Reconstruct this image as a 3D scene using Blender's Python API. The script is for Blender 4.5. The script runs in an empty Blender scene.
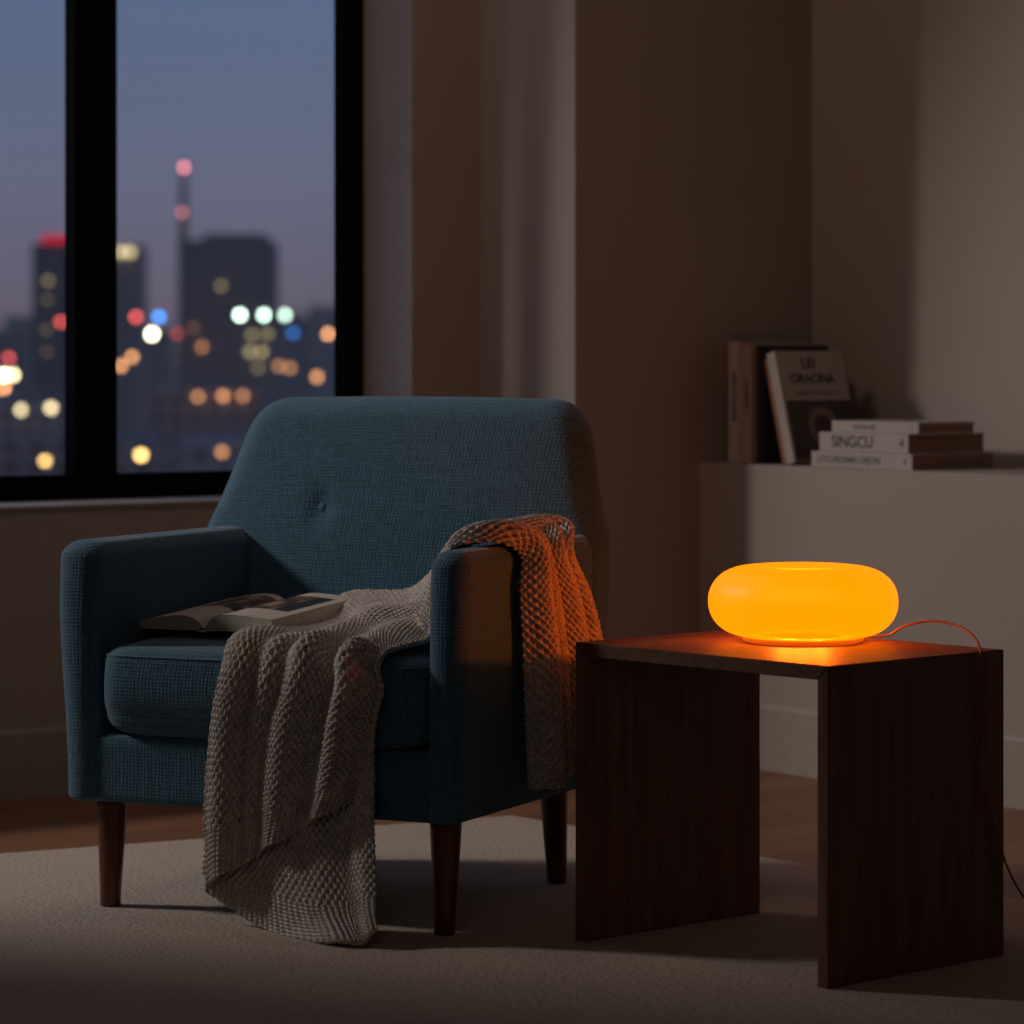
import bpy, bmesh, math, random
import numpy as np
from mathutils import Vector, Matrix
random.seed(7)
sc = bpy.context.scene
COL = sc.collection
F_PX, EYE, HOR, RZ = 3300.0, 0.93, 350.0, 0.012      # lens in pixels, eye height above the rug, horizon row, rug thickness

# ------------------------------------------------------------------ helpers
def mesh_obj(name, verts, faces, mat=None, parent=None, smooth=False, uvs=None):
    me = bpy.data.meshes.new(name)
    me.from_pydata([tuple(v) for v in verts], [], faces)
    if uvs is not None:
        lay = me.uv_layers.new(name='UVMap')
        for p in me.polygons:
            for li in p.loop_indices:
                lay.data[li].uv = uvs[me.loops[li].vertex_index]
    me.update()
    if smooth:
        me.polygons.foreach_set('use_smooth', [True] * len(me.polygons))
    o = bpy.data.objects.new(name, me)
    COL.objects.link(o)
    if mat: me.materials.append(mat)
    if parent: o.parent = parent
    return o

def from_bm(name, bm, mat=None, parent=None, smooth=False):
    me = bpy.data.meshes.new(name)
    bmesh.ops.recalc_face_normals(bm, faces=bm.faces[:])
    bm.to_mesh(me); bm.free()
    if smooth:
        me.polygons.foreach_set('use_smooth', [True] * len(me.polygons))
    o = bpy.data.objects.new(name, me)
    COL.objects.link(o)
    if mat: me.materials.append(mat)
    if parent: o.parent = parent
    return o

def thing(name, label, cat, loc=(0, 0, 0), rz=0.0, group=None):
    o = bpy.data.objects.new(name, None)
    o.empty_display_size = 0.05
    COL.objects.link(o)
    o.location = loc; o.rotation_euler = (0, 0, rz)
    tag(o, label, cat, group)
    return o

def tag(o, label, cat, group=None):
    o['label'] = label; o['category'] = cat
    if group: o['group'] = group
    return o

def structure(o):
    o['kind'] = 'structure'; return o

def add_prism(bm, pts, z0, z1):
    a = [bm.verts.new((p[0], p[1], z0)) for p in pts]
    b = [bm.verts.new((p[0], p[1], z1)) for p in pts]
    n = len(pts)
    bm.faces.new(a[::-1]); bm.faces.new(b)
    for i in range(n):
        bm.faces.new((a[i], a[(i + 1) % n], b[(i + 1) % n], b[i]))

def add_box(bm, lo, hi, M=None, bevel=0.0, seg=2):
    r = bmesh.ops.create_cube(bm, size=1.0)
    vs = r['verts']
    for v in vs:
        v.co = Vector([lo[i] + (v.co[i] + 0.5) * (hi[i] - lo[i]) for i in range(3)])
    if bevel > 0:
        es = list({e for v in vs for e in v.link_edges})
        g = bmesh.ops.bevel(bm, geom=es, offset=bevel, segments=seg, affect='EDGES', profile=0.5)
        vs = list({v for f in g['faces'] for v in f.verts} | {v for v in vs if v.is_valid})
    if M is not None:
        for v in vs: v.co = M @ v.co
    return vs

def prism(name, pts, z0, z1, mat, parent=None):
    bm = bmesh.new(); add_prism(bm, pts, z0, z1)
    return from_bm(name, bm, mat, parent)

def rr_loop(x0, x1, y0, y1, r, k=6, nx=10, ny=4):
    """counter-clockwise rounded rectangle with a fixed number of points"""
    r = min(r, (x1 - x0) / 2 - 1e-4, (y1 - y0) / 2 - 1e-4)
    out = []
    def side(a, b, n):
        for i in range(n): t = i / n; out.append((a[0] + (b[0] - a[0]) * t, a[1] + (b[1] - a[1]) * t))
    def arc(cx, cy, a0):
        for i in range(k): a = a0 + math.pi / 2 * i / k; out.append((cx + r * math.cos(a), cy + r * math.sin(a)))
    side((x0 + r, y0), (x1 - r, y0), nx); arc(x1 - r, y0 + r, -math.pi / 2)
    side((x1, y0 + r), (x1, y1 - r), ny); arc(x1 - r, y1 - r, 0)
    side((x1 - r, y1), (x0 + r, y1), nx); arc(x0 + r, y1 - r, math.pi / 2)
    side((x0, y1 - r), (x0, y0 + r), ny); arc(x0 + r, y0 + r, math.pi)
    return out

def loft(levels, fn=None, **kw):
    """levels: (z, x0, x1, y0, y1, r). fn(x,y,z) -> (x,y,z)."""
    verts, faces = [], []
    n = None
    for (z, x0, x1, y0, y1, r) in levels:
        lp = rr_loop(x0, x1, y0, y1, r, **kw); n = len(lp)
        for p in lp:
            verts.append(fn(p[0], p[1], z) if fn else (p[0], p[1], z))
    for i in range(len(levels) - 1):
        for j in range(n):
            a = i * n + j; b = i * n + (j + 1) % n
            faces.append((a, b, b + n, a + n))
    faces.append(tuple(range(n))[::-1])
    faces.append(tuple(range((len(levels) - 1) * n, len(levels) * n)))
    return verts, faces

def tube(pts, r, n=8, closed=False):
    P = [Vector(p) for p in pts]; verts, faces = [], []
    m = len(P); up = None
    for i in range(m):
        a = P[(i - 1) % m] if closed or i > 0 else P[0]
        b = P[(i + 1) % m] if closed or i < m - 1 else P[-1]
        t = (b - a).normalized()
        if up is None:
            up = t.orthogonal().normalized()
        up = (up - t * up.dot(t)).normalized()
        s = t.cross(up)
        rr = r[i] if isinstance(r, (list, tuple)) else r
        for j in range(n):
            an = 2 * math.pi * j / n
            verts.append(P[i] + up * (rr * math.cos(an)) + s * (rr * math.sin(an)))
    for i in range(m if closed else m - 1):
        for j in range(n):
            a = i * n + j; b = i * n + (j + 1) % n
            c = ((i + 1) % m) * n + (j + 1) % n; d = ((i + 1) % m) * n + j
            faces.append((a, b, c, d))
    if not closed:
        faces.append(tuple(range(n))[::-1]); faces.append(tuple(range((m - 1) * n, m * n)))
    return verts, faces

def catmull(P, n):
    """P: (k, ...) array -> n samples along axis 0"""
    P = np.asarray(P, float); k = P.shape[0]
    t = np.linspace(0, k - 1, n); i = np.clip(t.astype(int), 0, k - 2); f = (t - i)
    f = f.reshape((-1,) + (1,) * (P.ndim - 1))
    g = lambda q: P[np.clip(q, 0, k - 1)]
    p0, p1, p2, p3 = g(i - 1), g(i), g(i + 1), g(i + 2)
    p0 = np.where((i == 0).reshape(f.shape), 2 * p1 - p2, p0)
    p3 = np.where((i >= k - 2).reshape(f.shape), 2 * p2 - p1, p3)
    return 0.5 * (2 * p1 + (p2 - p0) * f + (2 * p0 - 5 * p1 + 4 * p2 - p3) * f ** 2 + (3 * p1 - p0 - 3 * p2 + p3) * f ** 3)

# ------------------------------------------------------------------ materials
class NT:
    def __init__(s, name):
        s.m = bpy.data.materials.new(name); s.m.use_nodes = True
        s.t = s.m.node_tree; s.t.nodes.clear()
        s.out = s.t.nodes.new('ShaderNodeOutputMaterial')
    def n(s, kind, **kw):
        nd = s.t.nodes.new(kind)
        for k, v in kw.items():
            if hasattr(nd, k) and not isinstance(v, tuple) or k in ('operation', 'blend_type', 'data_type'): setattr(nd, k, v)
            else: nd.inputs[k].default_value = v
        return nd
    def l(s, a, b): s.t.links.new(a, b)
    def math(s, op, a, b=None, c=None):
        nd = s.t.nodes.new('ShaderNodeMath'); nd.operation = op
        for i, x in enumerate((a, b, c)):
            if x is None: continue
            if isinstance(x, (int, float)): nd.inputs[i].default_value = x
            else: s.l(x, nd.inputs[i])
        return nd.outputs[0]
    def coord(s, kind='Object', scale=(1, 1, 1), rot=(0, 0, 0)):
        tc = s.t.nodes.new('ShaderNodeTexCoord'); mp = s.t.nodes.new('ShaderNodeMapping')
        mp.inputs['Scale'].default_value = scale; mp.inputs['Rotation'].default_value = rot
        s.l(tc.outputs[kind], mp.inputs['Vector']); return mp.outputs[0]
    def noise(s, vec, scale, detail=4.0, rough=0.5):
        nd = s.t.nodes.new('ShaderNodeTexNoise'); nd.inputs['Scale'].default_value = scale
        nd.inputs['Detail'].default_value = detail; nd.inputs['Roughness'].default_value = rough
        s.l(vec, nd.inputs['Vector']); return nd.outputs['Fac']
    def ramp(s, fac, stops):
        nd = s.t.nodes.new('ShaderNodeValToRGB'); e = nd.color_ramp.elements
        while len(e) < len(stops): e.new(0.5)
        for i, (p, c) in enumerate(stops): e[i].position = p; e[i].color = (*c, 1)
        s.l(fac, nd.inputs[0]); return nd.outputs[0]
    def mix(s, fac, a, b, mode='MIX'):
        nd = s.t.nodes.new('ShaderNodeMix'); nd.data_type = 'RGBA'; nd.blend_type = mode
        for idx, x in ((0, fac), (6, a), (7, b)):
            if isinstance(x, (int, float)): nd.inputs[idx].default_value = x
            elif isinstance(x, tuple): nd.inputs[idx].default_value = (*x, 1)
            else: s.l(x, nd.inputs[idx])
        return nd.outputs[2]
    def bump(s, h, strength=0.5, dist=0.002, normal=None):
        nd = s.t.nodes.new('ShaderNodeBump'); nd.inputs['Strength'].default_value = strength
        nd.inputs['Distance'].default_value = dist; s.l(h, nd.inputs['Height'])
        if normal is not None: s.l(normal, nd.inputs['Normal'])
        return nd.outputs[0]
    def bsdf(s, color, rough=0.5, normal=None, **kw):
        nd = s.t.nodes.new('ShaderNodeBsdfPrincipled')
        if isinstance(color, tuple): nd.inputs['Base Color'].default_value = (*color, 1)
        else: s.l(color, nd.inputs['Base Color'])
        if isinstance(rough, (int, float)): nd.inputs['Roughness'].default_value = rough
        else: s.l(rough, nd.inputs['Roughness'])
        if normal is not None: s.l(normal, nd.inputs['Normal'])
        for k, v in kw.items(): nd.inputs[k.replace('_', ' ')].default_value = v
        s.l(nd.outputs[0], s.out.inputs[0]); return nd

def plain(name, color, rough=0.6, **kw):
    t = NT(name); v = t.coord(); nz = t.noise(v, 30, 3)
    c = t.mix(nz, tuple(x * 0.88 for x in color), tuple(min(1, x * 1.1) for x in color))
    t.bsdf(c, rough, **kw); return t.m

def emit(name, color, strength):
    t = NT(name); e = t.n('ShaderNodeEmission'); e.inputs[0].default_value = (*color, 1); e.inputs[1].default_value = strength
    t.l(e.outputs[0], t.out.inputs[0]); t.m.cycles.emission_sampling = 'NONE'
    return t.m

def m_wall():
    t = NT('painted_wall'); v = t.coord()
    n1 = t.noise(v, 3, 3); n2 = t.noise(v, 220, 3)
    c = t.mix(n1, (0.36, 0.315, 0.275), (0.40, 0.35, 0.305))
    t.bsdf(c, 0.75, t.bump(n2, 0.15, 0.001)); return t.m
def m_fabric():
    t = NT('blue_woven_fabric'); v = t.coord()
    warp = t.coord(scale=(260, 260, 26)); weft = t.coord(scale=(26, 26, 330))
    a = t.noise(warp, 1.0, 2, 0.6); b = t.noise(weft, 1.0, 2, 0.6)
    w = t.n('ShaderNodeTexWave', wave_type='BANDS', bands_direction='Z', Scale=55.0, Distortion=1.2)
    w.inputs['Detail Scale'].default_value = 6.0; t.l(v, w.inputs['Vector'])
    w2 = t.n('ShaderNodeTexWave', wave_type='BANDS', bands_direction='X', Scale=48.0, Distortion=1.5)
    w2.inputs['Detail Scale'].default_value = 6.0; t.l(t.coord(scale=(1.25, 1.25, 1), rot=(0, 0, math.radians(40))), w2.inputs['Vector'])
    h = t.math('ADD', t.math('ADD', a, b), t.math('MULTIPLY', t.math('MULTIPLY', w.outputs['Fac'], w2.outputs['Fac']), 0.5))
    c = t.ramp(t.math('MULTIPLY', h, 0.5), [(0.3, (0.022, 0.074, 0.122)), (0.72, (0.062, 0.180, 0.275))])
    t.bsdf(c, 0.85, t.bump(h, 0.6, 0.0018), Sheen_Weight=0.25, Sheen_Roughness=0.5); return t.m
def m_wood(name, dark, light, rough=0.4, scale=(1, 1, 1), rot=(0, 0, 0), coat=0.0):
    t = NT(name); v = t.coord(scale=scale, rot=rot)
    n1 = t.noise(v, 6, 6, 0.6); n2 = t.noise(v, 30, 4, 0.6)
    f = t.math('ADD', t.math('MULTIPLY', n1, 0.6), t.math('MULTIPLY', n2, 0.4))
    c = t.ramp(f, [(0.32, dark), (0.68, light)])
    t.bsdf(c, rough, t.bump(n2, 0.15, 0.001), Coat_Weight=coat, Coat_Roughness=0.3); return t.m
def m_yarn():
    t = NT('marled_yarn'); v = t.coord()
    n1 = t.noise(v, 260, 3, 0.7); n2 = t.noise(v, 60, 2)
    f = t.math('ADD', t.math('MULTIPLY', n1, 0.7), t.math('MULTIPLY', n2, 0.3))
    c = t.ramp(f, [(0.30, (0.25, 0.212, 0.188)), (0.66, (0.80, 0.73, 0.66))])
    t.bsdf(c, 0.9, t.bump(n1, 0.5, 0.001), Sheen_Weight=0.15); return t.m
def m_rug():
    t = NT('woven_rug'); v = t.coord(rot=(0, 0, math.radians(-28)))
    vo = t.n('ShaderNodeTexVoronoi', Scale=170.0)
    vv = t.coord(scale=(0.65, 1.25, 1), rot=(0, 0, math.radians(-28))); t.l(vv, vo.inputs['Vector'])
    n1 = t.noise(v, 90, 3, 0.6); n3 = t.noise(v, 2.5, 3)
    h = t.math('ADD', t.math('SUBTRACT', 1.0, vo.outputs['Distance']), n1)
    c = t.mix(n3, (0.58, 0.46, 0.355), (0.68, 0.55, 0.43))
    c = t.mix(t.math('MULTIPLY', vo.outputs['Distance'], 0.5), c, (0.30, 0.225, 0.165))
    t.bsdf(c, 0.95, t.bump(h, 0.8, 0.004), Sheen_Weight=0.2); return t.m
def m_floor():
    t = NT('oak_planks'); ang = -math.atan2(0.6, 0.8)
    v = t.coord(rot=(0, 0, ang))
    br = t.n('ShaderNodeTexBrick', Scale=1.0); br.offset = 0.37
    br.inputs['Brick Width'].default_value = 1.6; br.inputs['Row Height'].default_value = 0.14
    br.inputs['Mortar Size'].default_value = 0.0015; br.inputs['Mortar Smooth'].default_value = 0.3
    br.inputs['Color1'].default_value = (0.24, 0.105, 0.050, 1); br.inputs['Color2'].default_value = (0.36, 0.17, 0.085, 1)
    br.inputs['Mortar'].default_value = (0.05, 0.025, 0.015, 1); t.l(v, br.inputs['Vector'])
    g = t.noise(t.coord(scale=(2, 30, 1), rot=(0, 0, ang)), 3, 6, 0.6)
    c = t.mix(t.math('MULTIPLY', g, 0.5), br.outputs['Color'], (0.10, 0.05, 0.025))
    t.bsdf(c, 0.45, t.bump(t.math('ADD', br.outputs['Fac'], t.math('MULTIPLY', g, -0.3)), 0.2, -0.001)); return t.m

WALL = m_wall(); FAB = m_fabric(); YARN = m_yarn(); RUG = m_rug(); FLOOR = m_floor()
TABLE_W = m_wood('walnut_veneer_upright', (0.085, 0.034, 0.015), (0.30, 0.130, 0.062), 0.42, (9, 9, 0.55))
TABLE_T = m_wood('walnut_veneer_top', (0.075, 0.030, 0.014), (0.24, 0.105, 0.050), 0.5, (0.8, 9, 9))
LEGW = m_wood('stained_beech', (0.075, 0.018, 0.009), (0.20, 0.054, 0.026), 0.3, (9, 9, 0.7), coat=0.3)
FRAME = plain('black_window_frame', (0.005, 0.004, 0.004), 0.8, Specular_IOR_Level=0.08)
BASEB = plain('painted_skirting', (0.38, 0.34, 0.30), 0.5)
SILLM = plain('painted_sill', (0.42, 0.39, 0.37), 0.5)
PAPER = plain('page_paper', (0.60, 0.53, 0.44), 0.8)

# ------------------------------------------------------------------ camera
cd = bpy.data.cameras.new('camera'); cam = bpy.data.objects.new('camera', cd); COL.objects.link(cam)
cam.location = (0, 0, EYE + RZ); cam.rotation_euler = (math.pi / 2, 0, 0)
cd.sensor_width = 36.0; cd.lens = F_PX / 1024 * 36.0; cd.shift_y = -(512 - HOR) / 1024.0
cd.clip_end = 20000; cd.clip_start = 0.05
cd.dof.use_dof = True; cd.dof.focus_distance = 5.3; cd.dof.aperture_fstop = 4.5
sc.camera = cam

# ------------------------------------------------------------------ the room
ea = Vector((0.8, 0.6)); eb = Vector((0.6096, -0.7927))          # along the window wall (to the right), along the ledge wall (towards camera)
K = Vector((-0.074, 7.647))                                       # where the window wall meets the pier
K2 = K + eb * 0.352                                               # outer corner of the pier
LC = Vector((0.432, 7.587))                                       # ledge meets the recess wall
RC = Vector((0.709, 7.795))                                       # recess corner
outn = Vector((-0.6, 0.8)); inn = Vector((0.7927, 0.6096))
CEIL = 2.75
def s_pt(s, off=0.0): return K - ea * s + outn * off              # point on the window wall, s to the left of the pier
S_R, S_L = 0.193, 3.40                                            # the opening
SILL, HEAD = 0.600 + RZ, 2.60
S_END = 4.9
endR = RC + eb * 9.5
endL = s_pt(S_END)
backL = endL + eb * 7.6
# ring of the room
def quad(name, a, b, thick, z0, z1, mat=WALL):
    d = (b - a).normalized(); nrm = Vector((-d.y, d.x))
    return structure(prism(name, [a, b, b + nrm * thick, a + nrm * thick], z0, z1, mat))
bm = bmesh.new()
TH = 0.245
add_prism(bm, [s_pt(S_R), s_pt(0), s_pt(0, TH), s_pt(S_R, TH)], 0, CEIL)
add_prism(bm, [s_pt(S_END), s_pt(S_L), s_pt(S_L, TH), s_pt(S_END, TH)], 0, CEIL)
add_prism(bm, [s_pt(S_L), s_pt(S_R), s_pt(S_R, TH), s_pt(S_L, TH)], 0, SILL)
add_prism(bm, [s_pt(S_L), s_pt(S_R), s_pt(S_R, TH), s_pt(S_L, TH)], HEAD, CEIL)
structure(from_bm('wall_window', bm, WALL))
pb = K2 + ea * 1.2
structure(prism('wall_recess', [K2, RC + ea * 0.0, RC + ea * 0.3 + outn * 0.0, RC + ea * 0.3 + outn * 0.5, K + outn * 0.12 + ea * 0.0, K], 0, CEIL, WALL))
structure(prism('wall_right', [RC, endR, endR + inn * 0.2, RC + inn * 0.2], 0, CEIL, WALL))
structure(prism('wall_left', [endL, backL, backL - inn * 0.2, endL - inn * 0.2], 0, CEIL, WALL))
ri = RC + eb * 7.6
structure(prism('wall_back', [backL, ri, ri + eb * 0.2, backL + eb * 0.2], 0, CEIL, WALL))
# ledge
structure(prism('wall_ledge', [LC, RC, RC + eb * 3.4, LC + eb * 3.4], 0, 0.672 + RZ, WALL))
# floor and ceiling
fl = [endL - inn * 0.2 + outn * TH, RC + ea * 0.8 + outn * 0.6, endR + inn * 0.4, backL + eb * 0.4 - inn * 0.4]
structure(prism('floor', fl, -0.05, 0.0, FLOOR))
structure(prism('ceiling', fl, CEIL, CEIL + 0.1, WALL))
def skirting(name, a, b, h=0.147, t=0.014):
    d = (b - a).normalized(); n = Vector((d.y, -d.x))
    bm = bmesh.new()
    prof = [(0, 0), (t, 0), (t, h - 0.008), (t - 0.005, h), (0, h)]
    va = [bm.verts.new((a.x + n.x * p[0], a.y + n.y * p[0], p[1])) for p in prof]
    vb = [bm.verts.new((b.x + n.x * p[0], b.y + n.y * p[0], p[1])) for p in prof]
    bm.faces.new(va); bm.faces.new(vb[::-1])
    for i in range(5): bm.faces.new((va[i], va[(i + 1) % 5], vb[(i + 1) % 5], vb[i]))
    return structure(from_bm(name, bm, BASEB))
skirting('baseboard_window', s_pt(S_END), s_pt(0))
skirting('baseboard_pier', K, K2)
skirting('baseboard_recess', K2, LC)
skirting('baseboard_ledge', LC, LC + eb * 3.4)
# window
FO = 0.195                                                        # frame plane behind the wall face
def s_of_px(px):
    k = (px - 512) / F_PX; v = (K.dot(outn) + FO)
    Y = v / (0.8 - 0.6 * k); P = Vector((k * Y, Y)); return (K - P).dot(ea)
sJ0, sJ1 = S_R, s_of_px(345)
sM0, sM1 = s_of_px(117), s_of_px(75)
win = structure(bpy.data.objects.new('window_1', None)); COL.objects.link(win)
bm = bmesh.new(); D = 0.045; RB = 0.056
def fr(s0, s1, z0, z1, d0=0.0, d1=D):
    add_prism(bm, [s_pt(s1, FO + d0), s_pt(s0, FO + d0), s_pt(s0, FO + d1), s_pt(s1, FO + d1)], z0, z1)
fr(sJ0, sJ1, SILL, HEAD); fr(S_L - 0.06, S_L, SILL, HEAD)
fr(sM0, sM0 + 0.052, SILL, HEAD); fr(sM1 - 0.052, sM1, SILL, HEAD); fr(sM0 + 0.05, sM1 - 0.05, SILL, HEAD, 0.012)
fr(sJ0, S_L, SILL, SILL + RB, 0.001); fr(sJ0, S_L, HEAD - RB, HEAD, 0.001)
structure(from_bm('window_frame', bm, FRAME, win))
t = NT('window_glass')
tr = t.n('ShaderNodeBsdfTransparent'); tr.inputs[0].default_value = (0.94, 0.96, 0.97, 1)
gl = t.n('ShaderNodeBsdfGlossy'); gl.inputs['Roughness'].default_value = 0.02
mx = t.n('ShaderNodeMixShader'); mx.inputs[0].default_value = 0.03; t.l(tr.outputs[0], mx.inputs[1]); t.l(gl.outputs[0], mx.inputs[2]); t.l(mx.outputs[0], t.out.inputs[0])
GLASS = t.m
for (a, b) in ((sJ1 - 0.005, sM0 + 0.005), (sM1 - 0.005, S_L - 0.055)):
    structure(prism('window_glass', [s_pt(b, FO + 0.03), s_pt(a, FO + 0.03), s_pt(a, FO + 0.036), s_pt(b, FO + 0.036)], SILL + RB - 0.005, HEAD - RB + 0.005, GLASS, win))
structure(prism('trim_1', [s_pt(S_L - 0.001, -0.006), s_pt(S_R + 0.001, -0.006), s_pt(S_R + 0.001, FO), s_pt(S_L - 0.001, FO)], SILL - 0.004, SILL + 0.002, SILLM))

# rug
r0 = Vector((0.0, 6.60)); ra = Vector((-0.884, -0.467)).normalized(); rb = Vector((0.650, -0.760)).normalized()
bm = bmesh.new()
rp = [r0, r0 + ra * 3.3, r0 + ra * 3.3 + rb * 3.6, r0 + rb * 3.6]
add_prism(bm, rp[::-1], 0.0, RZ)
bmesh.ops.bevel(bm, geom=[e for e in bm.edges if min(v.co.z for v in e.verts) > 0.005], offset=0.005, segments=3, affect='EDGES')
tag(from_bm('area_rug', bm, RUG), 'large beige woven rug lying on the wooden floor under the armchair and table', 'rug')

# ------------------------------------------------------------------ armchair
CX, CY, CA = -0.282, 5.638, math.radians(-25)
chair = thing('armchair', 'teal blue fabric armchair with tapered dark wooden legs standing on the rug', 'armchair', (CX, CY, RZ), CA)
def lerp(a, b, t): return a + (b - a) * t
def smooth(t): t = max(0, min(1, t)); return t * t * (3 - 2 * t)
# arms
def arm(side):
    L = []
    z0, z1, r = 0.178, 0.612, 0.030
    def base(z):
        t = smooth((z - 0.18) / 0.35)
        return lerp(0.303, 0.303, t), lerp(0.357, 0.3725, t)
    ks = 7
    for i in range(ks):
        a = math.pi / 2 * i / (ks - 1); ins = 0.012 * (1 - math.sin(a)); z = z0 + 0.012 * (1 - math.cos(a))
        xi, xo = base(z); L.append((z, xi + ins, xo - ins, -0.314 + ins, 0.215 - ins, 0.028))
    for i in range(1, 14):
        z = lerp(z0 + 0.012, z1 - r, i / 14); xi, xo = base(z)
        fz = max(0, (z - 0.50) / 0.082)
        L.append((z, xi, xo, -0.314 + 0.004 * fz, 0.215, 0.030))
    for i in range(0, 9):
        a = math.pi / 2 * i / 8; ins = r * (1 - math.cos(a)) * 0.93; z = z1 - r + r * math.sin(a)
        xi, xo = base(z); L.append((z, xi + ins, xo - ins, -0.310 + 0.036 * (1 - math.cos(a)), 0.215, 0.030))
    v, f = loft(L, nx=4, ny=14)
    if side < 0:
        v = [(-x - 0.018 * max(0, (x - 0.3) / 0.07), y, z) for x, y, z in v]; f = [q[::-1] for q in f]
    o = mesh_obj('armrest', v, f, FAB, chair, True)
    return o
arm(-1); arm(1)
# base rail and outer shell
L = []
for i in range(7):
    a = math.pi / 2 * i / 6; ins = 0.012 * (1 - math.sin(a)); L.append((0.178 + 0.012 * (1 - math.cos(a)), -0.352 + ins, 0.352 - ins, -0.305 + ins, 0.262 - ins, 0.03))
for i in range(6): L.append((0.2 + i * 0.017, -0.34, 0.34, -0.305, 0.266, 0.03))
L.append((0.291, -0.335, 0.335, -0.30, 0.26, 0.03))
v, f = loft(L, nx=20, ny=12); mesh_obj('base_frame', v, f, FAB, chair, True)
# backrest
def back_w(z):
    if z < 0.61: return lerp(0.354, 0.372, smooth((z - 0.18) / 0.35))
    return lerp(0.372, 0.322, ((z - 0.61) / 0.23) ** 0.9)
def back_y(z):
    t = (z - 0.18) / 0.66
    return lerp(0.150, 0.245, t), lerp(0.268, 0.335, max(0, t - 0.35) / 0.65)
L = []; zt, r, rx = 0.843, 0.040, 0.062
for i in range(30):
    z = lerp(0.18, zt - rx, i / 29); w = back_w(z); y0, y1 = back_y(z); L.append((z, -w, w, y0, y1, lerp(0.018, 0.046, smooth((z - 0.5) / 0.22))))
for i in range(1, 15):
    a = math.pi / 2 * i / 14; z = zt - rx + rx * math.sin(a); w = back_w(z); y0, y1 = back_y(z)
    ins = rx * (1 - math.cos(a)); q = max(0, (z - (zt - r)) / r); iy = r * (1 - math.sqrt(max(0, 1 - q * q)))
    L.append((z, -w + ins, w - ins, y0 + iy, y1 - iy, max(0.006, 0.046 - iy * 0.9)))
BTN = (-0.160, 0.647)
def bulge(x, y, z):
    y0, y1 = back_y(z); w = back_w(z)
    fr_ = max(0, 1 - (y - y0) / 0.05)                       # front side only
    e = max(0, 1 - (abs(x) / w) ** 4) * math.sin(math.pi * max(0, min(1, (z - 0.3) / 0.55))) ** 0.6
    y -= 0.018 * e * fr_
    d2 = (x - BTN[0]) ** 2 + (z - BTN[1]) ** 2
    y += 0.010 * math.exp(-d2 / 0.0005) * fr_
    if x < 0: x -= (0.011 + 0.030 * max(0, 1 - max(0, z - 0.6) / 0.2)) * smooth((-x - 0.2) / 0.15)
    if z > 0.81: z += 0.004 * math.cos(x / w * math.pi / 2)
    return (x, y, z)
v, f = loft(L, bulge, nx=60, ny=6); mesh_obj('backrest', v, f, FAB, chair, True)
# button
vb = []; fb = []
def dome(cx, cy, cz, r, h, n=20, m=6):
    V, Fc = [], []
    for i in range(m + 1):
        a = math.pi / 2 * i / m
        for j in range(n):
            t = 2 * math.pi * j / n
            V.append((cx + r * math.cos(a) * math.cos(t), cy - h * math.sin(a), cz + r * math.cos(a) * math.sin(t)))
    for i in range(m):
        for j in range(n):
            a = i * n + j; b = i * n + (j + 1) % n; Fc.append((a, b, b + n, a + n))
    Fc.append(tuple(range(n))[::-1])
    return V, Fc
by = bulge(BTN[0], back_y(BTN[1])[0], BTN[1])[1]
v, f = dome(BTN[0], by + 0.001, BTN[1], 0.011, 0.006); mesh_obj('button', v, f, FAB, chair, True)
# seat cushion
def seat_top(x, y):
    return 0.438 + 0.036 * max(0, 1 - (abs(x) / 0.31) ** 4) * smooth((y + 0.326) / 0.43)
L = []; z0, z1, r = 0.288, 0.438, 0.026
for i in range(9):
    a = math.pi / 2 * i / 8; q = 1 - math.sin(a); L.append((z0 + 0.040 * (1 - math.cos(a)), -0.303 + 0.045 * q, 0.303 - 0.045 * q, -0.320 + 0.035 * q, 0.20 - 0.03 * q, 0.05))
for i in range(1, 6):
    z = lerp(z0 + 0.04, z1 - r, i / 6); L.append((z, -0.303, 0.303, -0.324 - 0.004 * math.sin(math.pi * i / 6), 0.20, 0.05))
for i in range(0, 9):
    a = math.pi / 2 * i / 8; ins = r * (1 - math.cos(a)); L.append((z1 - r + r * math.sin(a), -0.303 + ins, 0.303 - ins, -0.324 + ins, 0.2 - ins, 0.05))
n_side = len(L)
for q in (0.1, 0.22, 0.36, 0.5, 0.65, 0.8, 0.93):
    L.append((z1, lerp(-0.277, 0, q), lerp(0.277, 0, q), lerp(-0.298, -0.06, q), lerp(0.174, -0.06, q), 0.05 * (1 - q) + 0.002))
vv, f = loft(L, nx=20, ny=14)
nl = len(vv) // len(L)
v = []
for i, p in enumerate(vv):
    lv = i // nl
    v.append((p[0], p[1], seat_top(p[0], p[1]) if lv >= n_side - 1 else p[2]))
cush = mesh_obj('seat_cushion', v, f, FAB, chair, True)
for zz, ix, iy, yf in ((0.4235, 0.0030, 0.0030, -0.324), (0.3095, 0.0080, 0.0060, -0.320)):
    lp = rr_loop(-0.303 + ix, 0.303 - ix, yf + iy, 0.2, 0.048, nx=20, ny=10)
    vt, ft = tube([(p[0], p[1], zz) for p in lp], 0.0024, 6, True)
    mesh_obj('piping', vt, ft, FAB, cush, True)
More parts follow.
